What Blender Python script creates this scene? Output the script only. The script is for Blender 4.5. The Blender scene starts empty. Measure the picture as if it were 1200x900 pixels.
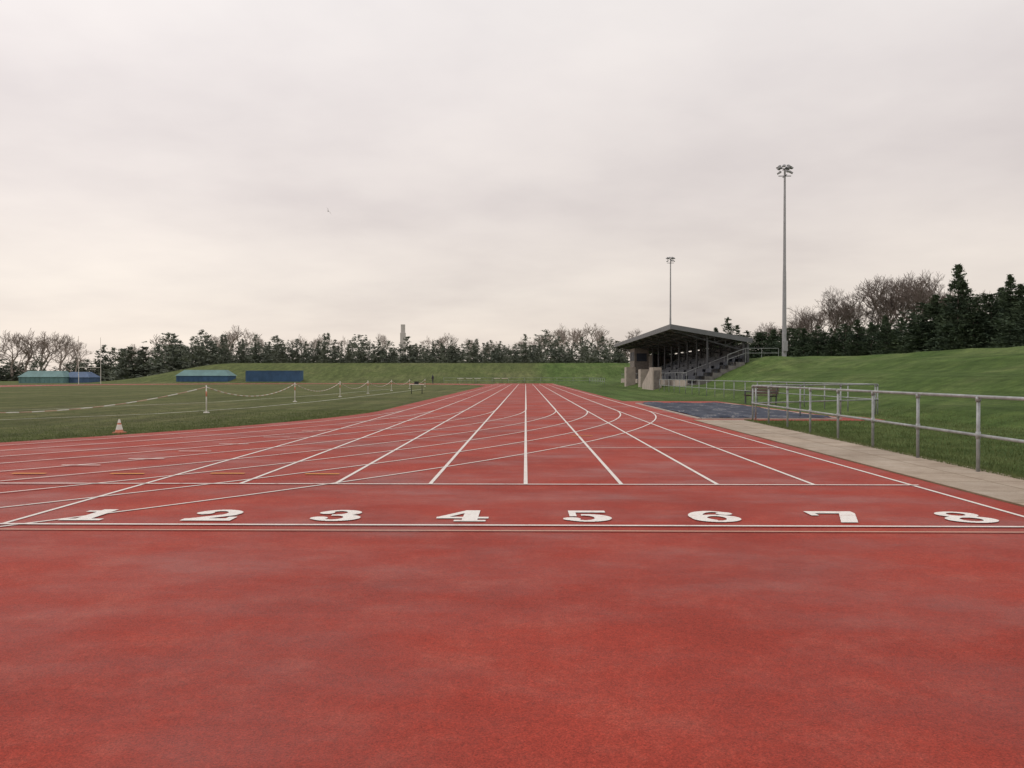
import bpy, math, random
import numpy as np
from mathutils import Vector
random.seed(7); np.random.seed(7)
scene=bpy.context.scene
scene.view_settings.view_transform='Standard'
scene.view_settings.look='None'
scene.view_settings.exposure=0
R=math.radians

# ---------------------------------------------------------------- materials
def newmat(name):
    m=bpy.data.materials.new(name); m.use_nodes=True
    nt=m.node_tree; b=nt.nodes['Principled BSDF']
    return m,nt,b
def N(nt,t,**k):
    n=nt.nodes.new(t)
    for a,v in k.items(): setattr(n,a,v)
    return n
def noise(nt,vec,scale,detail=3,rough=0.6):
    n=N(nt,'ShaderNodeTexNoise'); n.inputs['Scale'].default_value=scale
    n.inputs['Detail'].default_value=detail; n.inputs['Roughness'].default_value=rough
    nt.links.new(vec,n.inputs['Vector']); return n.outputs['Fac']
def ramp(nt,fac,stops):
    r=N(nt,'ShaderNodeValToRGB'); e=r.color_ramp.elements
    while len(e)<len(stops): e.new(0.5)
    for i,(p,c) in enumerate(stops):
        e[i].position=p; e[i].color=(c[0],c[1],c[2],1)
    nt.links.new(fac,r.inputs['Fac']); return r.outputs['Color']
def mix(nt,a,b,fac,mode='MIX'):
    m=N(nt,'ShaderNodeMix',data_type='RGBA',blend_type=mode)
    for s,v in ((0,fac),(6,a),(7,b)):
        if hasattr(v,'is_linked') or hasattr(v,'links'): nt.links.new(v,m.inputs[s])
        else: m.inputs[s].default_value=v if s==0 else (v[0],v[1],v[2],1)
    return m.outputs[2]
def objco(nt):
    return N(nt,'ShaderNodeTexCoord').outputs['Object']
def gray(v): return (v,v,v)
def simple(name,col,rough=0.7,var=0.25,scale=3.0,metal=0.0,bump=0.0,bscale=40,spec=0.3):
    m,nt,b=newmat(name); co=objco(nt)
    f=noise(nt,co,scale,5,0.65)
    lo=tuple(c*(1-var) for c in col); hi=tuple(min(1,c*(1+var)) for c in col)
    c=ramp(nt,f,[(0.3,lo),(0.7,hi)])
    nt.links.new(c,b.inputs['Base Color'])
    b.inputs['Roughness'].default_value=rough; b.inputs['Metallic'].default_value=metal
    b.inputs['Specular IOR Level'].default_value=spec
    if bump>0:
        bp=N(nt,'ShaderNodeBump'); bp.inputs['Strength'].default_value=bump; bp.inputs['Distance'].default_value=0.02
        nt.links.new(noise(nt,co,bscale,4),bp.inputs['Height']); nt.links.new(bp.outputs[0],b.inputs['Normal'])
    return m

def mat_track():
    m,nt,b=newmat('track_rubber'); co=objco(nt)
    big=noise(nt,co,0.42,6,0.68)
    c1=ramp(nt,big,[(0.30,(0.240,0.027,0.016)),(0.50,(0.315,0.036,0.021)),(0.72,(0.375,0.052,0.031))])
    med=noise(nt,co,1.7,8,0.80)
    c2=mix(nt,c1,(0.38,0.105,0.075),ramp(nt,med,[(0.50,gray(0)),(0.76,gray(0.5))]))
    fine=noise(nt,co,130,3,0.8)
    c3=mix(nt,c2,ramp(nt,fine,[(0.30,gray(0.48)),(0.5,gray(1.0)),(0.72,gray(1.6))]),1.0,'MULTIPLY')
    f2=noise(nt,co,26,3,0.8)
    c3=mix(nt,c3,ramp(nt,f2,[(0.32,gray(0.88)),(0.68,gray(1.12))]),1.0,'MULTIPLY')
    mp=N(nt,'ShaderNodeMapping'); mp.inputs['Scale'].default_value=(0.5,0.9,1); mp.inputs['Rotation'].default_value=(0,0,.5); nt.links.new(co,mp.inputs[0])
    st=noise(nt,mp.outputs[0],1.0,5,0.6)
    c4=mix(nt,c3,ramp(nt,st,[(0.35,gray(0.88)),(0.65,gray(1.08))]),1.0,'MULTIPLY')
    nt.links.new(c4,b.inputs['Base Color'])
    nt.links.new(ramp(nt,st,[(0.36,gray(0.50)),(0.6,gray(0.85))]),b.inputs['Roughness']); b.inputs['Specular IOR Level'].default_value=0.3
    bp=N(nt,'ShaderNodeBump'); bp.inputs['Strength'].default_value=0.7; bp.inputs['Distance'].default_value=0.004
    nt.links.new(fine,bp.inputs['Height']); nt.links.new(bp.outputs[0],b.inputs['Normal'])
    return m
def mat_paint(name,col,under=(0.36,0.06,0.045),wear=0.62):
    m,nt,b=newmat(name); co=objco(nt)
    a=noise(nt,co,7,7,0.8)
    c=mix(nt,col,under,ramp(nt,a,[(wear-.08,gray(0)),(wear+0.12,gray(0.75))]))
    f=noise(nt,co,110,2,0.8)
    c=mix(nt,c,ramp(nt,f,[(0.32,(0.66,0.60,0.57)),(0.55,gray(1.02))]),1.0,'MULTIPLY')
    nt.links.new(c,b.inputs['Base Color']); b.inputs['Roughness'].default_value=0.8
    return m
def mat_grass():
    m,nt,b=newmat('grass_turf'); co=objco(nt)
    sp=N(nt,'ShaderNodeSeparateXYZ'); nt.links.new(co,sp.inputs[0])
    big=noise(nt,co,0.09,7,0.7)
    inf=ramp(nt,big,[(0.3,(0.100,0.118,0.042)),(0.5,(0.135,0.148,0.058)),(0.7,(0.195,0.185,0.092))])
    big2=noise(nt,co,0.22,6,0.7)
    bank=ramp(nt,big2,[(0.3,(0.070,0.120,0.030)),(0.5,(0.104,0.160,0.045)),(0.7,(0.160,0.205,0.074))])
    mr=N(nt,'ShaderNodeMapRange'); mr.inputs[1].default_value=-1; mr.inputs[2].default_value=5
    nt.links.new(sp.outputs[0],mr.inputs[0])
    mr2=N(nt,'ShaderNodeMapRange'); mr2.inputs[1].default_value=158; mr2.inputs[2].default_value=170; mr2.inputs[4].default_value=0.35
    nt.links.new(sp.outputs[1],mr2.inputs[0])
    mx=N(nt,'ShaderNodeMath',operation='MAXIMUM'); nt.links.new(mr.outputs[0],mx.inputs[0]); nt.links.new(mr2.outputs[0],mx.inputs[1])
    c=mix(nt,inf,bank,mx.outputs[0])
    mp=N(nt,'ShaderNodeMapping'); mp.inputs['Scale'].default_value=(1.1,0.05,1.1); nt.links.new(co,mp.inputs[0])
    st=noise(nt,mp.outputs[0],1.0,5,0.7)
    c=mix(nt,c,ramp(nt,st,[(0.35,gray(0.72)),(0.62,gray(1.15))]),1.0,'MULTIPLY')
    med=noise(nt,co,1.2,8,0.82)
    c=mix(nt,c,ramp(nt,med,[(0.3,gray(0.5)),(0.52,gray(1.0)),(0.75,(1.6,1.4,1.3))]),1.0,'MULTIPLY')
    fine=noise(nt,co,45,3,0.8)
    c=mix(nt,c,ramp(nt,fine,[(0.3,gray(0.5)),(0.7,gray(1.4))]),1.0,'MULTIPLY')
    nt.links.new(c,b.inputs['Base Color']); b.inputs['Roughness'].default_value=0.95
    b.inputs['Specular IOR Level'].default_value=0.1
    bp=N(nt,'ShaderNodeBump'); bp.inputs['Strength'].default_value=0.8; bp.inputs['Distance'].default_value=0.06
    nt.links.new(fine,bp.inputs['Height']); nt.links.new(bp.outputs[0],b.inputs['Normal'])
    return m
def mat_foliage(name,a,b_,scale):
    m,nt,b=newmat(name); co=objco(nt)
    f=noise(nt,co,scale,4,0.7)
    mid=tuple((x+y)/2 for x,y in zip(a,b_))
    nt.links.new(ramp(nt,f,[(0.34,a),(0.5,mid),(0.66,b_)]),b.inputs['Base Color'])
    b.inputs['Roughness'].default_value=0.85; b.inputs['Specular IOR Level'].default_value=0.15
    return m
def mat_concrete_path():
    m,nt,b=newmat('concrete_paving'); co=objco(nt)
    f=noise(nt,co,1.3,6,0.7)
    c=ramp(nt,f,[(0.3,(0.31,0.23,0.165)),(0.5,(0.43,0.34,0.26)),(0.72,(0.53,0.44,0.355))])
    br=N(nt,'ShaderNodeTexBrick'); br.offset=0.0; br.inputs['Scale'].default_value=1.0
    br.inputs['Brick Width'].default_value=0.75; br.inputs['Row Height'].default_value=0.9
    br.inputs['Mortar Size'].default_value=0.012
    br.inputs['Color1'].default_value=(1,1,1,1); br.inputs['Color2'].default_value=(0.82,0.82,0.82,1); br.inputs['Mortar'].default_value=(0.45,0.42,0.33,1)
    nt.links.new(co,br.inputs['Vector'])
    c=mix(nt,c,br.outputs['Color'],1.0,'MULTIPLY')
    f2=noise(nt,co,60,3,0.8)
    c=mix(nt,c,ramp(nt,f2,[(0.3,gray(0.7)),(0.7,gray(1.15))]),1.0,'MULTIPLY')
    nt.links.new(c,b.inputs['Base Color']); b.inputs['Roughness'].default_value=0.9
    return m
M_track=mat_track()
M_white=mat_paint('white_line_paint',(0.80,0.75,0.71))
M_num=mat_paint('number_paint',(0.86,0.82,0.78),wear=0.63)
M_yel=mat_paint('yellow_line_paint',(0.68,0.30,0.05),wear=.7)
M_beige=mat_paint('edge_strip',(0.55,0.36,0.27),wear=0.7)
M_grass=mat_grass()
M_path=mat_concrete_path()
M_galv=simple('galvanised_steel',(0.32,0.335,0.335),0.5,0.3,6,0.3)
M_pole=simple('grey_painted_pole',(0.37,0.37,0.385),0.5,0.12,2,0.2)
M_conc=simple('concrete',(0.19,0.18,0.172),0.85,0.35,1.5,bump=0.3)
M_concL=simple('pale_render',(0.43,0.37,0.325),0.85,0.22,1.5)
M_brick=simple('grey_brown_brick',(0.20,0.175,0.16),0.9,0.3,4)
M_dark=simple('dark_steel',(0.085,0.088,0.095),0.6,0.2,3)
M_roof=simple('roof_sheet',(0.15,0.155,0.165),0.55,0.2,0.8)
M_under=simple('roof_lining',(0.10,0.105,0.11),0.8,0.2,1)
M_seat=simple('seat_plastic',(0.035,0.042,0.06),0.5,0.2,3)
M_seatw=simple('pale_bench_slats',(0.40,0.38,0.36),0.7,0.2,3)
M_wood=simple('weathered_wood',(0.10,0.072,0.058),0.8,0.3,8)
M_blue=simple('blue_container_paint',(0.05,0.11,0.21),0.6,0.25,0.6)
M_teal=simple('teal_cover',(0.13,0.235,0.235),0.6,0.2,0.6)
M_blue2=simple('blue_tarpaulin',(0.07,0.12,0.22),0.6,0.25,0.8)
M_orange=simple('orange_plastic',(0.60,0.22,0.14),0.5,0.15,8)
M_whitep=simple('white_plastic',(0.76,0.72,0.67),0.5,0.08,8)
M_black=simple('black_rubber',(0.03,0.03,0.03),0.7,0.2,8)
M_bark=simple('bark',(0.14,0.115,0.10),0.95,0.3,6)
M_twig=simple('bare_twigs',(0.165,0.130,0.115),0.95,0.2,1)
M_twigfar=simple('hazed_bare_twigs',(0.33,0.275,0.245),0.95,0.2,0.3)  # twig brown lightened, distance haze mixed into the base colour
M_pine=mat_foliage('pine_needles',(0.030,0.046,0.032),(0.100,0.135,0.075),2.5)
M_pinefar=mat_foliage('hazed_conifer_foliage',(0.105,0.125,0.100),(0.20,0.215,0.165),0.25)  # greens faded so the colour itself carries the aerial haze

# ---------------------------------------------------------------- mesh builder
class MB:
    def __init__(s): s.v=[]; s.f=[]; s.m=[]
    def quad(s,a,b,c,d,m=0):
        i=len(s.v); s.v+= [tuple(a),tuple(b),tuple(c),tuple(d)]; s.f.append((i,i+1,i+2,i+3)); s.m.append(m)
    def poly(s,pts,m=0):
        i=len(s.v); s.v+=[tuple(p) for p in pts]; s.f.append(tuple(range(i,i+len(pts)))); s.m.append(m)
    def hexa(s,p,m=0):
        i=len(s.v); s.v+=[tuple(q) for q in p]
        for f in ((0,3,2,1),(4,5,6,7),(0,1,5,4),(1,2,6,5),(2,3,7,6),(3,0,4,7)):
            s.f.append(tuple(i+k for k in f)); s.m.append(m)
    def box(s,c,d,rz=0,m=0,ry=0,rx=0):
        from mathutils import Euler
        e=Euler((rx,ry,rz)).to_matrix()
        P=[]
        for z in (-.5,.5):
            for x,y in ((-.5,-.5),(.5,-.5),(.5,.5),(-.5,.5)):
                P.append(Vector(c)+e@Vector((x*d[0],y*d[1],z*d[2])))
        s.hexa(P,m)
    def b2(s,x0,x1,y0,y1,z0,z1,m=0): s.box(((x0+x1)/2,(y0+y1)/2,(z0+z1)/2),(x1-x0,y1-y0,z1-z0),m=m)
    def cyl(s,p0,p1,r0,r1=None,n=10,m=0,cap=True):
        if r1 is None: r1=r0
        p0=Vector(p0); p1=Vector(p1); d=(p1-p0).normalized()
        a=d.cross(Vector((0,0,1)))
        if a.length<1e-4: a=Vector((1,0,0))
        a.normalize(); b=d.cross(a)
        i=len(s.v)
        for k in range(n):
            t=2*math.pi*k/n; o=a*math.cos(t)+b*math.sin(t)
            s.v.append(tuple(p0+o*r0)); s.v.append(tuple(p1+o*r1))
        for k in range(n):
            k2=(k+1)%n; s.f.append((i+2*k,i+2*k2,i+2*k2+1,i+2*k+1)); s.m.append(m)
        if cap:
            s.f.append(tuple(i+2*k for k in range(n-1,-1,-1))); s.m.append(m)
            s.f.append(tuple(i+2*k+1 for k in range(n))); s.m.append(m)
    def mesh(s,name,mats,smooth=False):
        me=bpy.data.meshes.new(name); me.from_pydata(s.v,[],s.f)
        for m in mats: me.materials.append(m)
        me.polygons.foreach_set('material_index',s.m)
        if smooth: me.polygons.foreach_set('use_smooth',[True]*len(s.f))
        me.update(); return me
    def build(s,name,mats,parent=None,smooth=False,loc=None):
        o=bpy.data.objects.new(name,s.mesh(name,mats,smooth)); scene.collection.objects.link(o)
        if parent: o.parent=parent
        if loc: o.location=loc
        return o
def empty(name,loc=(0,0,0),rz=0):
    e=bpy.data.objects.new(name,None); e.location=loc; e.rotation_euler=(0,0,rz); e.empty_display_size=0.3
    scene.collection.objects.link(e); return e
def inst(name,me,loc,rz=0,sc=(1,1,1)):
    o=bpy.data.objects.new(name,me); o.location=loc; o.rotation_euler=(0,0,rz); o.scale=sc
    scene.collection.objects.link(o); return o
def fast_mesh(name,V,F,mats):
    me=bpy.data.meshes.new(name); n=F.shape[1]
    me.vertices.add(len(V)); me.vertices.foreach_set('co',V.astype(np.float32).ravel())
    me.loops.add(F.size); me.loops.foreach_set('vertex_index',F.astype(np.int32).ravel())
    me.polygons.add(len(F)); me.polygons.foreach_set('loop_start',np.arange(0,F.size,n,dtype=np.int32))
    me.polygons.foreach_set('loop_total',np.full(len(F),n,dtype=np.int32))
    for m in mats: me.materials.append(m)
    me.update(calc_edges=True); me.validate(); return me

# ---------------------------------------------------------------- terrain
def ss(t): t=max(0.0,min(1.0,t)); return t*t*(3-2*t)
def terr(X,Y):
    z=0.0
    if X>12.9:
        t=min(1,(X-12.9)/15.1)
        p=t+0.028*math.sin(t*math.pi*6)
        z=3.11*max(0,p)
        if X>14.7:
            k=ss((Y-66)/11)*ss((150-Y)/12)
            z2=min(3.2,(X-14.9)*0.42)
            z=max(z,z*(1-k)+z2*k)
        if X>60: z=3.11-1.2*ss((X-60)/150)
    t=(Y-163)/29.0
    if t>0:
        f=4.5*(0.5*ss(t)+0.5*min(1,t))*ss((X+98)/30)
        z=max(z,f)
    return z
def grid_coords(segs):
    out=[]
    for a,b,n in segs: out+=list(np.linspace(a,b,n,endpoint=False))
    out.append(segs[-1][1]); return out
xs=grid_coords([(-1800,-300,12),(-300,-120,12),(-120,-80,20),(-80,12,24),(12,30,60),(30,70,20),(70,300,14),(300,1800,10)])
ys=grid_coords([(-300,-40,8),(-40,150,90),(150,200,40),(200,400,12),(400,2200,12)])
V=[];F=[]
for y in ys:
    for x in xs:
        z=terr(x,y)
        if x>13.5 and z>0: z+=0.05*math.sin(x*1.7+y*0.13)*math.sin(y*0.31)+0.03*math.sin(x*.6+y*.9)
        V.append((x,y,z))
W_=len(xs)
for j in range(len(ys)-1):
    for i in range(W_-1):
        a=j*W_+i; F.append((a,a+1,a+1+W_,a+W_))
me=bpy.data.meshes.new('ground'); me.from_pydata(V,[],F); me.materials.append(M_grass)
me.polygons.foreach_set('use_smooth',[True]*len(F)); me.update()
g=bpy.data.objects.new('grass_ground',me); scene.collection.objects.link(g)

# ---------------------------------------------------------------- track
CX=-37.6; CY0=34.5; CY1=119.0
def stadium(r,n=72):
    pts=[]
    for k in range(n+1):
        a=math.pi+math.pi*k/n
        pts.append((CX+r*math.cos(a),CY0+r*math.sin(a)))
    for k in range(n+1):
        a=math.pi*k/n
        pts.append((CX+r*math.cos(a),CY1+r*math.sin(a)))
    return pts
def band(mb,r0,r1,z,m=0,n=72):
    A=stadium(r0,n);B=stadium(r1,n);L=len(A)
    for i in range(L):
        j=(i+1)%L
        mb.quad((*A[i],z),(*B[i],z),(*B[j],z),(*A[j],z),m)
mb=MB(); band(mb,31.8,43.0,0.006)
mb.b2(-5.8,5.25,-14,160,-0.1,0.012)
mb.b2(5.25,10.6,26.0,46,-0.1,0.0125)
mb.b2(10.6,11.4,26.4,28.4,-0.1,0.0115)
mb.build('running_track',[M_track])
Z=0.017
ln=MB()
LW=1.22
def strip(mb,x0,x1,y0,y1,z=Z,m=0): mb.quad((x0,y0,z),(x1,y0,z),(x1,y1,z),(x0,y1,z),m)
for k in range(-4,5):
    y0=10.5 if abs(k)<4 else 7.62
    y=y0+.03
    while y<150:
        strip(ln,k*LW-0.025,k*LW+0.025,y,min(150,y+20)); y+=20
for k in range(9):
    r=42.5-k*LW
    band(ln,r-0.022,r+0.022,Z+0.002+0.0003*k,0,110)
strip(ln,-7.5,4.95,10.47,10.525,Z+0.006)
strip(ln,-9.5,6.0,7.57,7.625,Z+0.006)
strip(ln,-9.5,6.0,7.31,7.345,Z+0.006,2)
strip(ln,0.6,4.9,15.9,15.94,Z+0.006)
strip(ln,-4.9,4.9,27.0,27.04,Z+0.006)
for X,Y in ((-7.0,11.5),(-5.6,11.5),(-4.2,11.55),(-2.85,11.5),(1.3,19.0)):
    strip(ln,X-0.24,X+0.24,Y,Y+0.085,Z+0.008,1)
for X,Y in ((-6.85,12.6),(-6.3,13.6),(-6.05,15.0),(-5.9,16.6),(-5.6,18.5),(-5.3,20.6)):
    strip(ln,X-0.30,X+0.30,Y,Y+0.06,Z+0.009)
for i in range(5):
    for k in range(-4,4):
        yy=45+i*18
        strip(ln,k*LW+0.05,k*LW+LW-0.05,yy,yy+0.05,Z+0.006)
ln.build('lane_markings',[M_white,M_yel,M_beige])
def el(x,y,cx,cy,rx,ry): return ((x-cx)/rx)**2+((y-cy)/ry)**2<1
def rc(x,y,a,b,c,d): return a<=x<=b and c<=y<=d
def seg(x,y,x0,y0,x1,y1,w):
    if not (min(y0,y1)<=y<=max(y0,y1)): return False
    t=(y-y0)/(y1-y0); return abs(x-(x0+(x1-x0)*t))<w
def digit(n,x,y):
    if n==1: return rc(x,y,.38,.66,0,1) or rc(x,y,.14,.90,0,.15) or (rc(x,y,.16,.5,.76,.90))
    if n==2:
        a=el(x,y,.48,.68,.42,.32) and not el(x,y,.46,.66,.17,.20) and not (x<.46 and y<.68)
        a=a and (y>.5 or x>.5)
        return a or el(x,y,.20,.70,.16,.14) or seg(x,y,.20,.12,.74,.52,.17) or rc(x,y,.05,.93,0,.19) or rc(x,y,.80,.95,0,.34)
    if n==3:
        u=el(x,y,.47,.74,.38,.26) and not el(x,y,.43,.74,.15,.15) and not (x<.43 and y<.74)
        l=el(x,y,.48,.29,.45,.29) and not el(x,y,.43,.30,.18,.17) and not (x<.43 and y>.30)
        return u or l or el(x,y,.20,.74,.14,.12) or el(x,y,.18,.25,.16,.13) or rc(x,y,.34,.55,.47,.58)
    if n==4: return rc(x,y,.50,.78,0,1) or rc(x,y,.36,.93,0,.13) or rc(x,y,.02,.97,.25,.40) or seg(x,y,.12,.36,.62,1.0,.10)
    if n==5:
        l=el(x,y,.48,.33,.44,.33) and not el(x,y,.43,.33,.18,.20) and not (x<.38 and y>.33)
        return l or el(x,y,.19,.24,.16,.13) or rc(x,y,.16,.86,.82,1) or rc(x,y,.16,.29,.46,.9) 
    if n==6:
        b=el(x,y,.52,.32,.44,.32) and not el(x,y,.53,.32,.17,.20)
        a=el(x,y,.52,.5,.46,.5) and not el(x,y,.62,.52,.28,.38) and (x<.5 or y>.72)
        return b or a or el(x,y,.78,.76,.15,.13)
    if n==7: return rc(x,y,.06,.95,.80,1) or rc(x,y,.06,.20,.60,1) or seg(x,y,.48,0,.80,.80,.15)
    if n==8:
        return (el(x,y,.5,.74,.38,.26) and not el(x,y,.5,.75,.16,.14)) or (el(x,y,.5,.29,.45,.29) and not el(x,y,.5,.29,.19,.16))
nm=MB()
for n in range(1,9):
    cx=(-3.5+(n-1))*LW; w=0.53; h=0.64; y0=7.80; rows=56; cols=150
    for r in range(rows):
        v=(r+.5)/rows; run=None
        for c in range(cols+1):
            on=c<cols and digit(n,(c+.5)/cols,v)
            if on and run is None: run=c
            if not on and run is not None:
                xa=cx-w/2+w*run/cols; xb=cx-w/2+w*c/cols
                ya=y0+h*r/rows; yb=y0+h*(r+1)/rows
                strip(nm,xa,xb,ya,yb,Z+0.004); run=None
nm.build('lane_numbers',[M_num])

pl=MB()
for pts in ([(-17.5,24.5),(-13.6,30),(-12.0,36),(-11.4,45),(-11.1,60),(-11,90)],[(-34,23.5),(-26,27.5),(-20,34),(-16.5,44),(-15,60),(-14.5,90)]):
    for (xa,ya),(xb,yb) in zip(pts[:-1],pts[1:]):
        pl.quad((xa-.06,ya,.02),(xa+.06,ya,.02),(xb+.06,yb,.02),(xb-.06,yb,.02))
pl.build('infield_line',[simple('grass_line_paint',(0.58,0.58,0.46),0.9,0.35,3)])
pt=MB(); pt.hexa([(5.25,-10,-.1),(6.28,-10,-.1),(6.95,26,-.1),(5.25,26,-.1),(5.25,-10,.03),(6.28,-10,.03),(6.95,26,.03),(5.25,26,.03)])
pt.build('concrete_path',[M_path])

def blades(regs):
    VV=[]
    for (fn,n,hmin,hmax) in regs:
        P=fn(n); n=len(P)
        h=np.random.uniform(hmin,hmax,n); a=np.random.uniform(0,2*np.pi,n); w=np.random.uniform(.004,.009,n)
        lean=np.random.uniform(-.5,.5,(n,2))*h[:,None]
        dx=np.cos(a)*w; dy=np.sin(a)*w
        z=P[:,2]
        T=np.stack([np.stack([P[:,0]-dx,P[:,1]-dy,z],1),np.stack([P[:,0]+dx,P[:,1]+dy,z],1),np.stack([P[:,0]+lean[:,0],P[:,1]+lean[:,1],z+h],1)],1)
        VV.append(T.reshape(-1,3))
    V=np.concatenate(VV); F=np.arange(len(V)).reshape(-1,3)
    return V,F
def fr(n):
    y=9+np.random.rand(n)**1.3*22; x=6.33+0.018*(y+3)+0.05+np.random.rand(n)**1.5*7
    ok=(y<25.8)|(x>11.6); x=x[ok]; y=y[ok]
    return np.stack([x,y,np.array([terr(a,b) for a,b in zip(x,y)])],1)
def fe(n):
    y=np.random.uniform(7,25.8,n); x=6.30+0.018*(y+3)+np.random.exponential(.06,n)-.03
    return np.stack([x,y,np.zeros(n)+.0],1)
def fl(n):
    r=31.85-np.random.exponential(2.2,n); r2=np.where(r<20,31.7,r); a=np.random.uniform(-1.0,-0.02,n)
    return np.stack([CX+r2*np.cos(a),CY0+r2*np.sin(a),np.zeros(n)],1)
V_,F_=blades([(fr,50000,.03,.075),(fe,6000,.04,.10),(fl,34000,.02,.05)])
M_blade=mat_foliage('grass_blade',(0.085,0.118,0.036),(0.18,0.21,0.085),1.2)
inst('grass_blades',fast_mesh('grass_blades',V_,F_,[M_blade]),(0,0,0))

# ---------------------------------------------------------------- fences
def rail_fence(name,pts,step,h=1.1,r=0.026,mid=True):
    e=empty(name); posts=MB(); rails=MB()
    for (a,b) in zip(pts[:-1],pts[1:]):
        L=math.dist(a,b); n=max(1,round(L/step))
        P=[]
        for i in range(n+1):
            t=i/n; x=a[0]+(b[0]-a[0])*t; y=a[1]+(b[1]-a[1])*t; g=terr(x,y)
            P.append((x,y,g))
            if i>0 or a is pts[0]: posts.cyl((x,y,g-.1),(x,y,g+h-0.01),r,r,10); posts.cyl((x,y,g+h*.5-.05),(x,y,g+h*.5+.05),r*1.35,r*1.35,10); posts.cyl((x,y,g+h-.07),(x,y,g+h+.0),r*1.4,r*1.4,10)
        for p,q in zip(P[:-1],P[1:]):
            rails.cyl((p[0],p[1],p[2]+h),(q[0],q[1],q[2]+h),r*.95,n=10)
            if mid: rails.cyl((p[0],p[1],p[2]+h*.5),(q[0],q[1],q[2]+h*.5),r*.85,n=10)
    posts.build('posts',[M_galv],e,True); rails.build('rails',[M_galv],e,True)
rail_fence('railing_fence',[(6.28,7.9),(7.1,26.0)],2.1,1.1)
rail_fence('railing_fence',[(7.25,26.2),(12.75,30.2)],2.6,1.1)
rail_fence('railing_fence',[(12.75,30.4),(12.75,79)],2.6,1.1)
rail_fence('railing_fence',[(-16,161.5),(12.4,161.5)],3.0,1.1)
rail_fence('railing_fence',[(12.75,134),(12.4,161)],3.0,1.1)

e=empty('rope_barrier')
po=MB(); rp=MB()
pp=[(-20.5,21.5),(-12.15,31.3),(-12.6,45),(-12.6,56),(-12.8,67),(-13,80),(-13.2,94),(-13.4,110)]
for i,(x,y) in enumerate(pp):
    po.cyl((x,y,0),(x,y,1.05),.026,.022,8,0)
    po.cyl((x,y,.0),(x,y,.04),.12,.10,10,0)
    po.cyl((x,y,.62),(x,y,.82),.028,.026,8,1)
for (a,b),top in zip(zip(pp[:-1],pp[1:]),[1.0]+[0.66]*6):
    n=34; last=None
    for i in range(n+1):
        t=i/n; s=4*t*(1-t)*top*.75
        p=(a[0]+(b[0]-a[0])*t,a[1]+(b[1]-a[1])*t,0.98-s)
        if last: rp.cyl(last,p,.018,.018,6,0 if i%2 else 1)
        last=p
po.build('poles',[M_whitep,M_orange],e,True); rp.build('rope',[M_whitep,simple('faded_red_tape',(0.55,0.36,0.28),0.7)],e,True)

def cone(x,y,h=0.34):
    c=MB(); c.box((0,0,.015),(.24,.24,.03),m=0)
    rr=lambda t:.085*(1-t)+.018
    for a,b,m in ((0.03,.25,0),(.25,.62,1),(.62,.74,0),(.74,1,1)):
        c.cyl((0,0,h*a+.001),(0,0,h*b),rr(a),rr(b),16,m)
    c.build('traffic_cone',[M_orange,M_whitep],loc=(x,y,0))
cone(-9.95,20.1)

def bench(x,y,rz,z=0,L=1.5):
    e=empty('park_bench',(x,y,z),rz)
    s=MB(); 
    for i in range(4): s.b2(-L/2,L/2,-.22+i*.115,-.12+i*.115,.43,.46)
    s.build('seat',[M_wood],e)
    b=MB()
    for i in range(3): b.box((0,.27+.03*i,.56+i*.14),(L,.03,.11),rx=-.15)
    b.build('backrest',[M_wood],e)
    k=1
    for sx in (-L/2+.12,L/2-.12):
        l=MB(); l.b2(sx-.03,sx+.03,-.22,-.16,0,.43); l.b2(sx-.03,sx+.03,-.22,.24,.385,.429); l.box((sx,.27,.44),(.05,.05,.9),rx=-.1); l.b2(sx-.03,sx+.03,-.24,.22,.60,.64); l.b2(sx-.03,sx+.03,-.24,-.19,.46,.60)
        l.build('leg_%d'%k,[M_dark],e); k+=1
bench(11.7,41.5,R(-90)+R(28),0,1.9)

tb=empty('trestle_table',(-8.7,66,0),R(10))
t=MB(); t.b2(-.55,.55,-.3,.3,.72,.76); t.build('table_top',[M_whitep],tb)
for i,sx in enumerate((-.42,.42)):
    l=MB(); l.cyl((sx,-.28,0),(sx,.1,.72),.02); l.cyl((sx,.28,0),(sx,-.1,.72),.02); l.cyl((sx,-.2,.18),(sx,.2,.18),.015); l.build('trestle_%d'%(i+1),[M_black],tb,True)
b=MB(); b.b2(-.2,.15,-.15,.15,.762,.98); b.build('kit_box',[M_black],tb)

def hurdle(x,y,rz=0):
    h=MB()
    h.box((0,0,.98),(1.2,.03,.08),m=0)
    for s in (-.5,.5):
        h.cyl((s,0,0.02),(s,0,.95),.018,n=8,m=1); h.cyl((s,0,.025),(s,-.65,.025),.02,n=8,m=1)
    h.cyl((-.5,0,.35),(.5,0,.35),.012,n=6,m=1)
    h.build('hurdle',[M_whitep,M_dark]).location=(x,y,0)
for x,y in ((-12.5,158),(-10.8,158),(-9.2,158),(-5.5,158.5),(-4,158.5)): hurdle(x,y)

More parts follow.
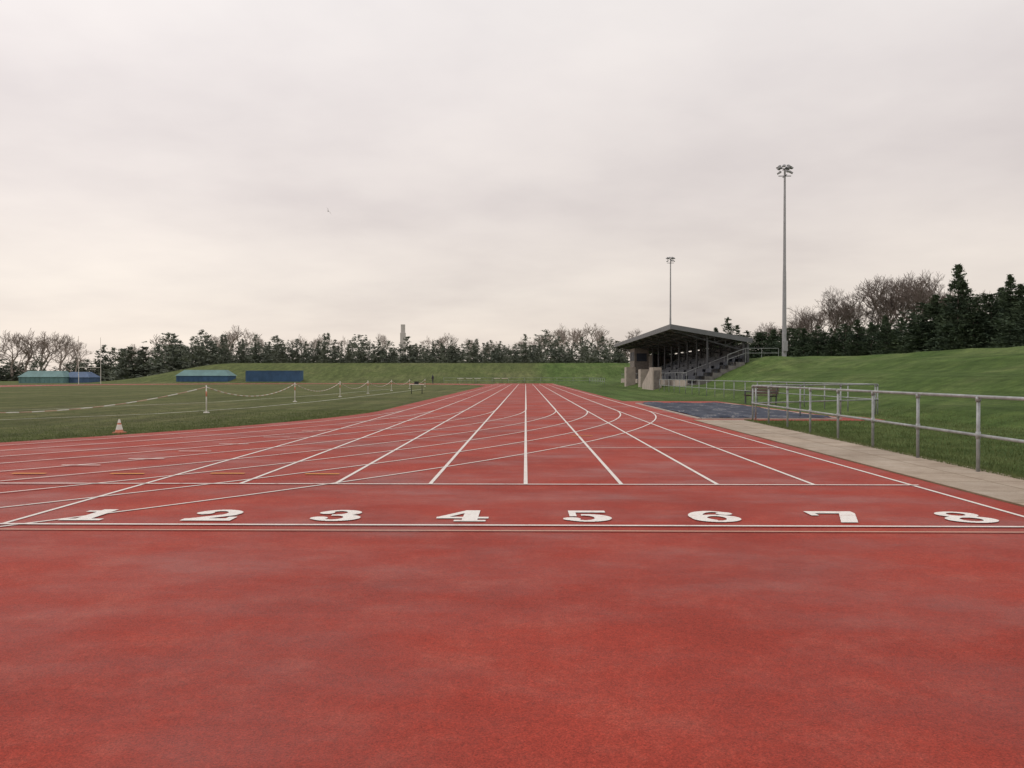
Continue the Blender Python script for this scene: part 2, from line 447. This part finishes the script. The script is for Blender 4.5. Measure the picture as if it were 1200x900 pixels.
def sheet(name,x0,x1,y0,y1,nx,ny,amp,mat,base=.07):
    V=[];F=[]
    ph=np.random.rand(8)*6
    for j in range(ny+1):
        for i in range(nx+1):
            u=i/nx; v=j/ny
            x=x0+(x1-x0)*u+.12*math.sin(v*9+ph[0])*(u-.5); y=y0+(y1-y0)*v+.15*math.sin(u*7+ph[1])
            z=base+amp*(abs(math.sin(u*9+ph[2]+2*math.sin(v*5)))*abs(math.sin(v*13+ph[3]+u*3))+.3*random.random())
            if i in(0,nx) or j in (0,ny): z=.03+random.random()*.03
            V.append((x,y,z))
    for j in range(ny):
        for i in range(nx):
            a=j*(nx+1)+i; F.append((a,a+1,a+nx+2,a+nx+1))
    me=bpy.data.meshes.new(name); me.from_pydata(V,[],F); me.materials.append(mat); me.polygons.foreach_set('use_smooth',[True]*len(F)); me.update()
    return inst(name,me,(0,0,0))
m,nt,bs=newmat('pit_tarpaulin'); co=objco(nt)
mp=N(nt,'ShaderNodeMapping'); mp.inputs['Scale'].default_value=(1.3,.40,1); nt.links.new(co,mp.inputs[0])
nt.links.new(ramp(nt,noise(nt,mp.outputs[0],1.5,6,.7),[(.30,(.022,.026,.042)),(.48,(.040,.048,.072)),(.575,(.065,.075,.105)),(.60,(.24,.23,.23)),(.625,(.05,.058,.082)),(.72,(.10,.11,.14))]),bs.inputs['Base Color']); bs.inputs['Roughness'].default_value=.75; bs.inputs['Specular IOR Level'].default_value=.15
sheet('sand_pit_cover',5.75,9.9,26.9,41.5,38,90,.055,m,.055)
kb=MB()
kb.b2(5.55,5.65,26.7,42,.0,.05); kb.b2(10.05,10.15,26.7,42,0,.05); kb.b2(5.66,10.04,26.6,26.7,0,.05); kb.b2(5.66,10.04,42,42.1,0,.05)
kb.build('sand_pit_kerb',[M_concL])

# ---------------------------------------------------------------- grandstand
gs=empty('grandstand')
Y0,Y1=80.0,130.0; XF,XR=14.0,21.7; HF,HR=6.35,5.0
rf=MB()
th=.26
rf.hexa([(XF,Y0,HF-th),(XR,Y0,HR-th),(XR,Y1,HR-th),(XF,Y1,HF-th),(XF,Y0,HF),(XR,Y0,HR),(XR,Y1,HR),(XF,Y1,HF)],0)
for i in range(34):
    y=Y0+.75+i*1.47
    rf.hexa([(XF,y,HF+.002),(XR,y,HR+.002),(XR,y+.12,HR+.002),(XF,y+.12,HF+.002),(XF,y,HF+.05),(XR,y,HR+.05),(XR,y+.12,HR+.05),(XF,y+.12,HF+.05)],0)
rf.build('roof',[M_roof],gs)
fs=MB(); fs.b2(XF-.09,XF-.003,Y0-.06,Y1+.06,HF-.42,HF+.07); 
fs.hexa([(XF-.003,Y0-.09,HF-.40),(XR+.1,Y0-.09,HR-.40),(XR+.1,Y0-.004,HR-.40),(XF-.003,Y0-.004,HF-.40),(XF-.003,Y0-.09,HF+.06),(XR+.1,Y0-.09,HR+.06),(XR+.1,Y0-.004,HR+.06),(XF-.003,Y0-.004,HF+.06)])
fs.build('fascia',[simple('fascia_grey',(0.17,0.175,0.185),.6,.12,1)],gs)
bm=MB(); sl=(HR-HF)/(XR-XF)
for i in range(11):
    y=Y0+.5+i*4.9
    def top(x): return HF+sl*(x-XF)-th-.04
    bot=lambda x: top(x)-.18-.9*(x-XF)/(XR-XF)*.9
    bm.cyl((XF+.2,y,top(XF+.2)-.05),(XR-.3,y,top(XR-.3)-.05),.07,n=6)
    bm.cyl((XF+.2,y,bot(XF+.2)),(XR-.3,y,bot(XR-.3)),.07,n=6)
    n=7
    for k in range(n):
        xa=XF+.2+(XR-XF-.5)*k/n; xb=XF+.2+(XR-XF-.5)*(k+1)/n
        bm.cyl((xa,y,bot(xa)),(xb,y,top(xb)-.05),.045,n=5)
        bm.cyl((xb,y,bot(xb)),(xb,y,top(xb)-.05),.04,n=5)
    bm.cyl((XR-.6,y,1.5),(XR-.6,y,top(XR-.6)),.15,n=8)
    bm.cyl((17.6,y,1.5),(17.6,y,top(17.6)),.10,n=8)
for x in (15.0,16.6,18.2,19.8): 
    bm.b2(x-.04,x+.04,Y0+.1,Y1-.1,HF+sl*(x-XF)-th-.16,HF+sl*(x-XF)-th-.06)
bm.build('roof_trusses',[M_dark],gs)
tr=MB(); seats=MB(); slw=MB(); NR=7; X0=15.0; dx=.84; dz=.34
for r in range(NR):
    x=X0+r*dx; z=.70+r*dz
    ya=Y0-3.5+r*.45
    tr.b2(x,x+dx-.003,ya,Y1-1,-.2,z)
    tr.b2(x-.02,x-.001,ya+.1,Y1-1.1,z-.1,z-.02)
    y=ya+.25
    while y<Y1-2:
        if (y-Y0)%9.6>1.3:
            seats.b2(x+.30,x+.66,y,y+.44,z+.36,z+.41)
            seats.box((x+.68,y+.22,z+.56),(.04,.44,.40),ry=.12)
            seats.b2(x+.45,x+.51,y+.18,y+.26,z+.002,z+.36)
        y+=.5
    slw.b2(x+.02,x+.08,ya+.02,Y1-1.2,z+.003,z+.03)
tr.build('seating_tiers',[M_conc],gs); seats.build('seats',[M_seat],gs); slw.build('step_nosings',[M_seatw],gs)
wl=MB()
wl.b2(XR-.35,XR-.15,Y0+.2,Y1-.2,1.4,HR-.45)
wl.build('rear_wall',[M_under],gs)
bl=MB()
bl.b2(15.2,17.2,116,121,0,5.3); bl.b2(18.6,21.3,Y1-9,Y1-.3,1.4,4.6)
bl.build('commentary_box',[M_brick],gs)
wn=MB()
for i in range(2): wn.b2(15.16,15.196,116.5+i*2.2,118.0+i*2.2,3.6,4.8)
wn.b2(15.5,16.9,115.96,115.996,3.5,4.6)
wn.build('commentary_windows',[M_seat],gs)
fw=MB()
fw.b2(14.82,14.996,Y0-3,Y1-1,0,1.05)
fw.b2(12.85,13.75,84,86.4,0,2.3)
fw.b2(13.3,14.5,96,98.0,0,2.2)
fw.b2(13.1,14.3,108,110,0,2.6)
fw.hexa([(12.9,86.41,0),(13.7,86.41,0),(13.7,92,0),(12.9,92,0),(12.9,86.41,2.1),(13.7,86.41,2.1),(13.7,92,.5),(12.9,92,.5)])
fw.build('front_wall',[M_concL],gs)
dr=MB(); dr.b2(12.98,13.6,83.96,83.996,0.1,2.0); dr.build('store_door',[M_brick],gs)
hr=MB()
yy=Y0-1.0
for dzz in (.5,.95):
    hr.cyl((19.2,yy,2.5+dzz),(20.9,yy,3.1+dzz),.025,n=6)
    hr.cyl((20.9,yy,3.1+dzz),(24.0,yy,3.1+dzz),.025,n=6)
for x,z in ((19.2,2.4),(20.9,3.0),(22.4,3.0),(24.0,3.0)): hr.cyl((x,yy,z-.3),(x,yy,z+1.05),.025,n=6)
for k in range(28):
    y=Y0-3+k*1.9
    hr.cyl((14.9,y,1.05),(14.9,y,1.75),.022,n=6)
hr.cyl((14.9,Y0-3,1.75),(14.9,Y1-1,1.75),.022,n=6)
for y in (Y0+1.2,Y0+10.8,Y0+20.4,Y0+30):
    hr.cyl((15.2,y,1.6),(20.8,y,3.85),.025,n=6)
    for k in range(5): hr.cyl((15.2+k*1.4,y,.7+k*.56),(15.2+k*1.4,y,1.6+k*.56),.022,n=6)
hr.build('handrails',[M_galv],gs)

# ---------------------------------------------------------------- floodlights
def flood(x,y,toph):
    g=terr(x,y); H=toph-g
    e=empty('floodlight_mast',(x,y,g))
    p=MB(); p.cyl((0,0,-.2),(0,0,H*.45),.22,.16,16); p.cyl((0,0,H*.45),(0,0,H-.3),.145,.09,16)
    p.cyl((0,0,0),(0,0,.06),.42,.42,16); p.box((0,-.33,1.1),(.4,.22,1.0)); 
    p.build('mast',[M_pole],e,False)
    h=MB()
    for z in (H-.95,H-.25):
        h.cyl((-.6,0,z),(.6,0,z),.04,n=8); h.cyl((0,-.6,z),(0,.6,z),.04,n=8)
    h.build('crossarms',[M_dark],e)
    l=MB(); 
    for z,pos in ((H-.1,((-.62,-.1),(-.22,-.45),(.3,-.4),(.62,.1),(-.35,.45),(.4,.5))),(H-.62,((-.5,.1),(.1,-.5),(.55,-.1)))):
        for (a,b) in pos:
            ang=math.atan2(b,a)
            l.box((a,b,z),(.40,.30,.13),rz=ang,ry=.5)
            l.box((a*.9,b*.9,z+.10),(.16,.14,.10),rz=ang,ry=.5)
    l.build('lamp_heads',[M_pole],e)
flood(24.85,80,21.55); flood(25.0,143.5,21.9)

# ---------------------------------------------------------------- covers / container on the left
def W(px,D): return (px-616)/970.0*D
def mat_cover(px0,px1,D,h,mt,mbody):
    x0,x1=W(px0,D),W(px1,D); z=min(terr(x0,D),terr(x1,D)); w=x1-x0; dp=5.0
    e=empty('landing_mat_cover',((x0+x1)/2,D+dp/2,z))
    b=MB(); b.b2(-w/2+.2,w/2-.2,-dp/2+.2,dp/2-.2,-.3,h*.5)
    n=int(w/1.0)
    for i in range(n): b.b2(-w/2+.5+i*(w-.8)/n,-w/2+.6+i*(w-.8)/n,-dp/2+.13,-dp/2+.198,-.3,h*.5)
    b.build('cover_body',[mbody],e)
    r=MB(); a=w/2; c=dp/2
    P=[(-a,-c,h*.5+.003),(a,-c,h*.5+.003),(a,c,h*.5+.003),(-a,c,h*.5+.003),(-a+1.3,-.9,h),(a-1.3,-.9,h),(a-1.3,.9,h),(-a+1.3,.9,h)]
    r.hexa(P); r.build('cover_roof',[mt],e)
mat_cover(14,70,166,2.5,M_teal,M_teal); mat_cover(66,100,168,2.3,M_blue2,M_blue2); mat_cover(202,266,166,2.4,M_teal,M_blue)
e=empty('storage_container',((W(286,166)+W(350,166))/2,167.5,terr(-50,167.5)-.15))
c=MB(); c.b2(-5.5,5.5,-1.2,1.2,.1,2.1); 
for i in range(36): c.b2(-5.4+i*.3,-5.26+i*.3,-1.25,-1.202,.25,1.95)
c.b2(-5.55,5.55,-1.27,1.27,2.103,2.2); c.b2(-5.55,5.55,-1.27,1.27,-.2,.097); c.build('body',[M_blue],e)
d=MB(); 
for x in (-5.62,): d.b2(x-.0,x+.04,-1.1,-.05,.3,1.95); d.b2(x,x+.04,.05,1.1,.3,1.95)
d.build('doors',[M_blue2],e)

e=empty('rugby_goal_posts',(W(101,150),150,0),R(78))
r=MB(); r.cyl((-2.8,0,0),(-2.8,0,8.6),.05,.035); r.cyl((2.8,0,0),(2.8,0,8.6),.05,.035); r.cyl((-2.8,0,3.0),(2.8,0,3.0),.05); r.build('posts_and_crossbar',[M_whitep],e)

t=MB(); X=W(472,600); 
t.cyl((X,600,0),(X,600,39),1.7,1.6,16); t.b2(X-1.8,X+1.8,598.2,601.8,5,33)
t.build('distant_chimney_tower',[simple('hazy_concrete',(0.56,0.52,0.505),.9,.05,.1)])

b=MB()
b.poly([(0,.12,0),(.04,0,.02),(0,-.2,0),(-.04,0,.02)]); 
b.poly([(0,.06,.01),(.2,.05,.12),(.2,-.03,.12),(0,-.06,.01)]); b.poly([(.2,.05,.12),(.42,-.06,.05),(.2,-.03,.12)])
b.poly([(0,.06,.01),(-.2,.05,.12),(-.2,-.03,.12),(0,-.06,.01)]); b.poly([(-.2,.05,.12),(-.42,-.06,.05),(-.2,-.03,.12)])
b.cyl((0,-.18,0),(0,0,0),.02,.05,8); b.cyl((0,0,0),(0,.15,.02),.05,.02,8)
o=b.build('seagull',[simple('gull_feathers',(0.35,0.34,0.34),.8)]); o.location=(W(384,75),75,1.39+194/970*75); o.rotation_euler=(.3,.9,.8)

# ---------------------------------------------------------------- person (tiny, far infield)
me=bpy.data.meshes.new('person')
vs=[(0,0,.95),(0,0,1.15),(0,0,1.40),(0,.01,1.50),(0,.02,1.62),(0,.02,1.74),
    (.19,0,1.38),(.24,.03,1.10),(.22,.14,.86),(-.19,0,1.38),(-.25,.0,1.10),(-.24,.08,.84),
    (.10,0,.90),(.13,.10,.50),(.13,.02,.07),(.14,.16,.04),(-.10,0,.90),(-.12,-.04,.50),(-.12,-.16,.08),(-.12,-.02,.04)]
es=[(0,1),(1,2),(2,3),(3,4),(4,5),(2,6),(6,7),(7,8),(2,9),(9,10),(10,11),(0,12),(12,13),(13,14),(14,15),(0,16),(16,17),(17,18),(18,19)]
rad=[.15,.14,.16,.06,.10,.085,.07,.05,.035,.07,.05,.035,.10,.065,.045,.04,.10,.065,.045,.04]
me.from_pydata(vs,es,[]); me.materials.append(simple('dark_clothing',(.05,.055,.07),.9))
o=bpy.data.objects.new('person',me); scene.collection.objects.link(o)
sk=o.modifiers.new('s','SKIN')
for i,r_ in enumerate(rad): me.skin_vertices[0].data[i].radius=(r_,r_*.8)
me.skin_vertices[0].data[0].use_root=True
o.modifiers.new('ss','SUBSURF').levels=1
o.location=(W(507,150),150,0); o.rotation_euler=(0,0,.9)

# ---------------------------------------------------------------- trees
def conifer(seed,nb=150,nl=24,wid=.21,leaf=.05,full=1.0,p=.8):
    rs=np.random.RandomState(seed)
    t=rs.rand(nb)**1.1*.96+.03
    a=rs.rand(nb)*2*np.pi
    prof=np.minimum(1,(1-t)*full)**p*np.minimum(1,.55+t*4)
    lob=1+.25*np.sin(a*2+seed)+.18*np.sin(a*3+t*9+seed*2)
    L=wid*prof*lob*(.5+.65*rs.rand(nb)**.8)+.008
    L*=np.where(rs.rand(nb)<.08,1.25,1)
    up=rs.uniform(-.35,.5,nb)*(.4+t)
    s=rs.rand(nb,nl)**.6
    rr=L[:,None]*s
    j=leaf*.55*(1-.5*t)[:,None]
    X=np.cos(a)[:,None]*rr+rs.randn(nb,nl)*j*.7
    Y=np.sin(a)[:,None]*rr+rs.randn(nb,nl)*j*.7
    Zc=t[:,None]+rr*up[:,None]-.15*rr+rs.randn(nb,nl)*j*.5
    Zc=np.clip(Zc,.0,1.0)
    c=np.stack([X,Y,Zc],2).reshape(-1,3); n=len(c)
    tt=np.repeat(t,nl); aa=np.repeat(a,nl)
    sz=leaf*(.45+rs.rand(n)*.8)*(1-.5*tt)
    out=np.stack([np.cos(aa),np.sin(aa),.1+rs.rand(n)*.7],1)+rs.randn(n,3)*.5
    out/=np.linalg.norm(out,axis=1)[:,None]
    side=np.cross(out,rs.randn(n,3)); side/=np.linalg.norm(side,axis=1)[:,None]
    V=np.stack([c-out*sz[:,None]*.45-side*sz[:,None]*.26,c-out*sz[:,None]*.4+side*sz[:,None]*.28,c+out*sz[:,None]*.8],1).reshape(-1,3)
    return V
def conifer_mesh(seed,**k):
    V=conifer(seed,**k); me_=MB(); me_.v=[tuple(v) for v in V]; me_.f=[(3*i,3*i+1,3*i+2) for i in range(len(V)//3)]; me_.m=[0]*len(me_.f)
    me_.cyl((0,0,-.05),(0,0,.97),.014,.002,8,1)
    return me_.mesh('pine_tree',[M_pine,M_bark])
pines=[conifer_mesh(1,wid=.22,nb=220,full=1.25),conifer_mesh(2,wid=.26,nb=180,full=1.6,p=.7),conifer_mesh(3,wid=.20,nb=150,full=1.3),
       conifer_mesh(4,wid=.32,nb=200,full=2.2,p=.6,leaf=.055),conifer_mesh(5,wid=.27,nb=220,full=1.3,p=.9),conifer_mesh(6,wid=.30,nb=190,full=1.8,p=.8)]
def bare(seed,depth=7,spread=.55,up=.12,rmin=.0014,cap=30000):
    rng=random.Random(seed); mb=MB()
    def br(p,d,l,r,k):
        if k==0 or len(mb.f)>cap: return
        mid=p+d*l*.5+Vector((rng.uniform(-1,1),rng.uniform(-1,1),0))*l*.05
        q=p+d*l
        n=7 if k>=depth-1 else 3
        mi=1 if k>=depth-2 else 0
        mb.cyl(p,mid,r,r*.86,n,mi,False); mb.cyl(mid,q,r*.86,r*.72,n,mi,False)
        nb=rng.choice([3,3,4]) if k>2 else 3
        for i in range(nb):
            ax=Vector((rng.gauss(0,1),rng.gauss(0,1),rng.gauss(0,.6)+up)).normalized()
            nd=(d*(1-spread*rng.uniform(.6,1))+ax*spread*rng.uniform(.7,1.2)+Vector((0,0,up))).normalized()
            st=q if i<2 else p+d*l*rng.uniform(.5,.9)
            br(st,nd,l*rng.uniform(.62,.84),max(rmin,r*rng.uniform(.5,.66)),k-1)
    br(Vector((0,0,-.03)),Vector((rng.uniform(-.05,.05),rng.uniform(-.05,.05),1)).normalized(),.26,.018,depth)
    zmax=max(v[2] for v in mb.v)
    mb.v=[(x/zmax,y/zmax,z/zmax) for x,y,z in mb.v]
    return mb
bares=[bare(s).mesh('bare_tree',[M_twig,M_bark]) for s in (11,12,13,14)]
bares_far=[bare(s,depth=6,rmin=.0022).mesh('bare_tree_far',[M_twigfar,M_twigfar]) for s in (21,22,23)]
lst=[(838,384,130),(852,372,126),(862,380,123),(888,389,118),(905,386,112),(922,384,104),(940,385,100),(956,382,96),(972,384,92),(988,380,90),(1002,375,87),(1018,378,84),(1034,370,82),(1052,372,79),(1066,365,77),(1080,356,74),(1092,346,72),(1104,350,70),(1118,311,68),(1128,338,69),(1140,347,66),(1156,345,65),(1168,338,66),(1178,323,64),(1191,334,63),(1206,330,62),(1224,336,60),(1245,328,58),(1275,332,56),(1310,320,54),(1350,330,50)]
for i,(px,ty,D) in enumerate(lst):
    D=D+random.uniform(-2,2)
    x=W(px,D); g=terr(x,D)-.1; H=1.39+(441-ty)/970*D-g
    tall=ty<330
    me_=pines[(0 if i%2 else 4) if tall else i%6]; w=H*(1.05 if tall else random.uniform(1.1,1.6))
    inst('pine_tree',me_,(x,D,g),random.uniform(0,6),(w,w,H))
for i in range(40):
    px=878+i*11.5+random.uniform(-5,5); D=33*970/(px-616)+random.uniform(2,9); x=W(px,D); g=terr(x,D)-.5
    H=1.39+(441-random.uniform(380,394)+ max(0,px-980)*.12)/970*D-g
    inst('pine_tree',pines[(1,3,5)[i%3]],(x,D,g),random.uniform(0,6),(H*1.6,H*1.6,H))
for i,(px,ty,D,wf) in enumerate([(972,335,118,.95),(990,343,122,.9),(1012,345,120,.95),(1040,317,112,1.0),(1082,316,108,.95),(1062,325,115,1),(922,369,140,1.2),(944,360,135,1.1),(1150,340,105,1.0),(1025,335,118,1),(1100,332,112,1),(1200,340,105,1.1),(1245,330,100,1.1),(902,376,150,1.2),(958,356,128,1),(1052,322,120,1),(745,384,170,1.2),(762,390,175,1.2)]):
    x=W(px,D); g=terr(x,D)-.1; H=1.39+(441-ty)/970*D-g
    inst('bare_tree',bares[i%4],(x,D,g),i*1.3,(H*wf,H*wf,H))
VV=[]
rs=np.random.RandomState(5)
temps=[conifer(40+i,nb=60,nl=9,wid=w,leaf=.10,full=f) for i,(w,f) in enumerate(((.24,1),(.34,1.5),(.22,1.2),(.4,2.2),(.3,1.2),(.2,1.0)))]
def add(px,D,ty,wf=1):
    x=W(px,D); g=terr(x,D)-.2; H=1.39+(441-ty)/970*D-g
    a=rs.rand()*6.28; c,s=np.cos(a),np.sin(a); T=temps[rs.randint(6)].copy()
    X=(T[:,0]*c-T[:,1]*s)*H*wf; Y=(T[:,0]*s+T[:,1]*c)*H*wf
    VV.append(np.stack([X+x,Y+D,T[:,2]*H+g],1))
px=196
while px<735:
    D=rs.uniform(194,206); base=400 if px<460 else 403
    if 560<px<600: base=408
    ty=base-rs.rand()**2.2*14+rs.uniform(-2,6)
    add(px,D,ty,rs.uniform(.8,1.4)); px+=rs.uniform(2.5,8.5)
for q in range(150):
    px=rs.uniform(130,880); add(px,rs.uniform(206,214),rs.uniform(403,413),1.8)
for q in range(46):
    px=rs.uniform(-60,200); add(px,rs.uniform(240,270),rs.uniform(420,431),2.2)
for px,ty in ((118,404),(128,407),(111,411),(136,410),(236,386),(262,391),(298,392),(420,392),(640,386),(654,394),(725,400),(40,414),(85,418)): add(px,196 if px>150 else 235,ty,1.2)
V=np.concatenate(VV); F=np.arange(len(V)).reshape(-1,3)
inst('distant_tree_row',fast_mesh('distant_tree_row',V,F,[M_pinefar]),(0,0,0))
fl_=[(8,386),(24,382),(44,387),(66,388),(84,396),(150,402),(186,391),(205,399),(270,380),(243,390),(352,390),(372,391),(445,390),(505,392),(520,389),(548,396),(617,394),(640,386),(655,384),(668,377),(684,378),(698,385),(712,391),(735,394),(610,399),(-20,388),(-45,384),(300,394),(405,392),(575,399)]
for i,(px,ty) in enumerate(fl_):
    D=rs.uniform(225,255); x=W(px,D); g=terr(x,D)-.2; H=1.39+(441-ty)/970*D-g
    w=H*rs.uniform(.9,1.3)
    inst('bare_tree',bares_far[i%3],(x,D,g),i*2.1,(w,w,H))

# ---------------------------------------------------------------- world
w=bpy.data.worlds.new('World'); scene.world=w; w.use_nodes=True
nt=w.node_tree; bg=nt.nodes['Background']
sky=N(nt,'ShaderNodeTexSky'); sky.sky_type='NISHITA'; sky.sun_disc=False
sun_el=R(50); sun_az=R(-60)
sky.sun_elevation=sun_el; sky.sun_rotation=sun_az
tc=N(nt,'ShaderNodeTexCoord'); sp=N(nt,'ShaderNodeSeparateXYZ'); nt.links.new(tc.outputs['Generated'],sp.inputs[0])
grad=ramp(nt,sp.outputs[2],[(0.0,(0.83,0.725,0.635)),(0.10,(0.85,0.770,0.700)),(0.20,(0.815,0.745,0.71)),(0.33,(0.86,0.80,0.78)),(0.45,(0.91,0.865,0.85)),(0.75,(0.84,0.83,0.82))])
ad=N(nt,'ShaderNodeMath',operation='ADD'); ad.inputs[1].default_value=.16; nt.links.new(sp.outputs[2],ad.inputs[0])
mxm=N(nt,'ShaderNodeMath',operation='MAXIMUM'); mxm.inputs[1].default_value=.05; nt.links.new(ad.outputs[0],mxm.inputs[0])
dx_=N(nt,'ShaderNodeMath',operation='DIVIDE'); nt.links.new(sp.outputs[0],dx_.inputs[0]); nt.links.new(mxm.outputs[0],dx_.inputs[1])
dy_=N(nt,'ShaderNodeMath',operation='DIVIDE'); nt.links.new(sp.outputs[1],dy_.inputs[0]); nt.links.new(mxm.outputs[0],dy_.inputs[1])
cb=N(nt,'ShaderNodeCombineXYZ'); nt.links.new(dx_.outputs[0],cb.inputs[0]); nt.links.new(dy_.outputs[0],cb.inputs[1])
cf=noise(nt,cb.outputs[0],0.8,6,.52)
cl=ramp(nt,cf,[(0.32,(0.855,0.845,0.860)),(0.5,(0.985,0.98,0.98)),(0.68,(1.09,1.085,1.07))])
c=mix(nt,grad,cl,1.0,'MULTIPLY')
mr=N(nt,'ShaderNodeMapRange'); mr.inputs[1].default_value=-.65; mr.inputs[2].default_value=.1; mr.inputs[3].default_value=1.14; mr.inputs[4].default_value=.97
nt.links.new(sp.outputs[0],mr.inputs[0])
vm=N(nt,'ShaderNodeVectorMath',operation='SCALE'); nt.links.new(c,vm.inputs[0]); nt.links.new(mr.outputs[0],vm.inputs['Scale'])
vs_=N(nt,'ShaderNodeVectorMath',operation='SCALE'); vs_.inputs['Scale'].default_value=.1; nt.links.new(sky.outputs[0],vs_.inputs[0])
fin=mix(nt,vs_.outputs[0],vm.outputs[0],.97)
nt.links.new(fin,bg.inputs['Color']); bg.inputs['Strength'].default_value=1.0

sl_=bpy.data.lights.new('sun','SUN'); sl_.energy=0.65; sl_.angle=R(25); sl_.color=(1,.94,.86)
so=bpy.data.objects.new('sun',sl_); scene.collection.objects.link(so)
d=Vector((math.sin(sun_az)*math.cos(sun_el),math.cos(sun_az)*math.cos(sun_el),math.sin(sun_el)))
so.rotation_euler=d.to_track_quat('Z','Y').to_euler()

cam=bpy.data.cameras.new('camera'); co=bpy.data.objects.new('camera',cam); scene.collection.objects.link(co)
cam.sensor_width=36; cam.lens=29.1; cam.clip_end=6000; cam.clip_start=.05
co.location=(0,0,1.39); co.rotation_euler=(R(90-.53),0,R(.945))
scene.camera=co
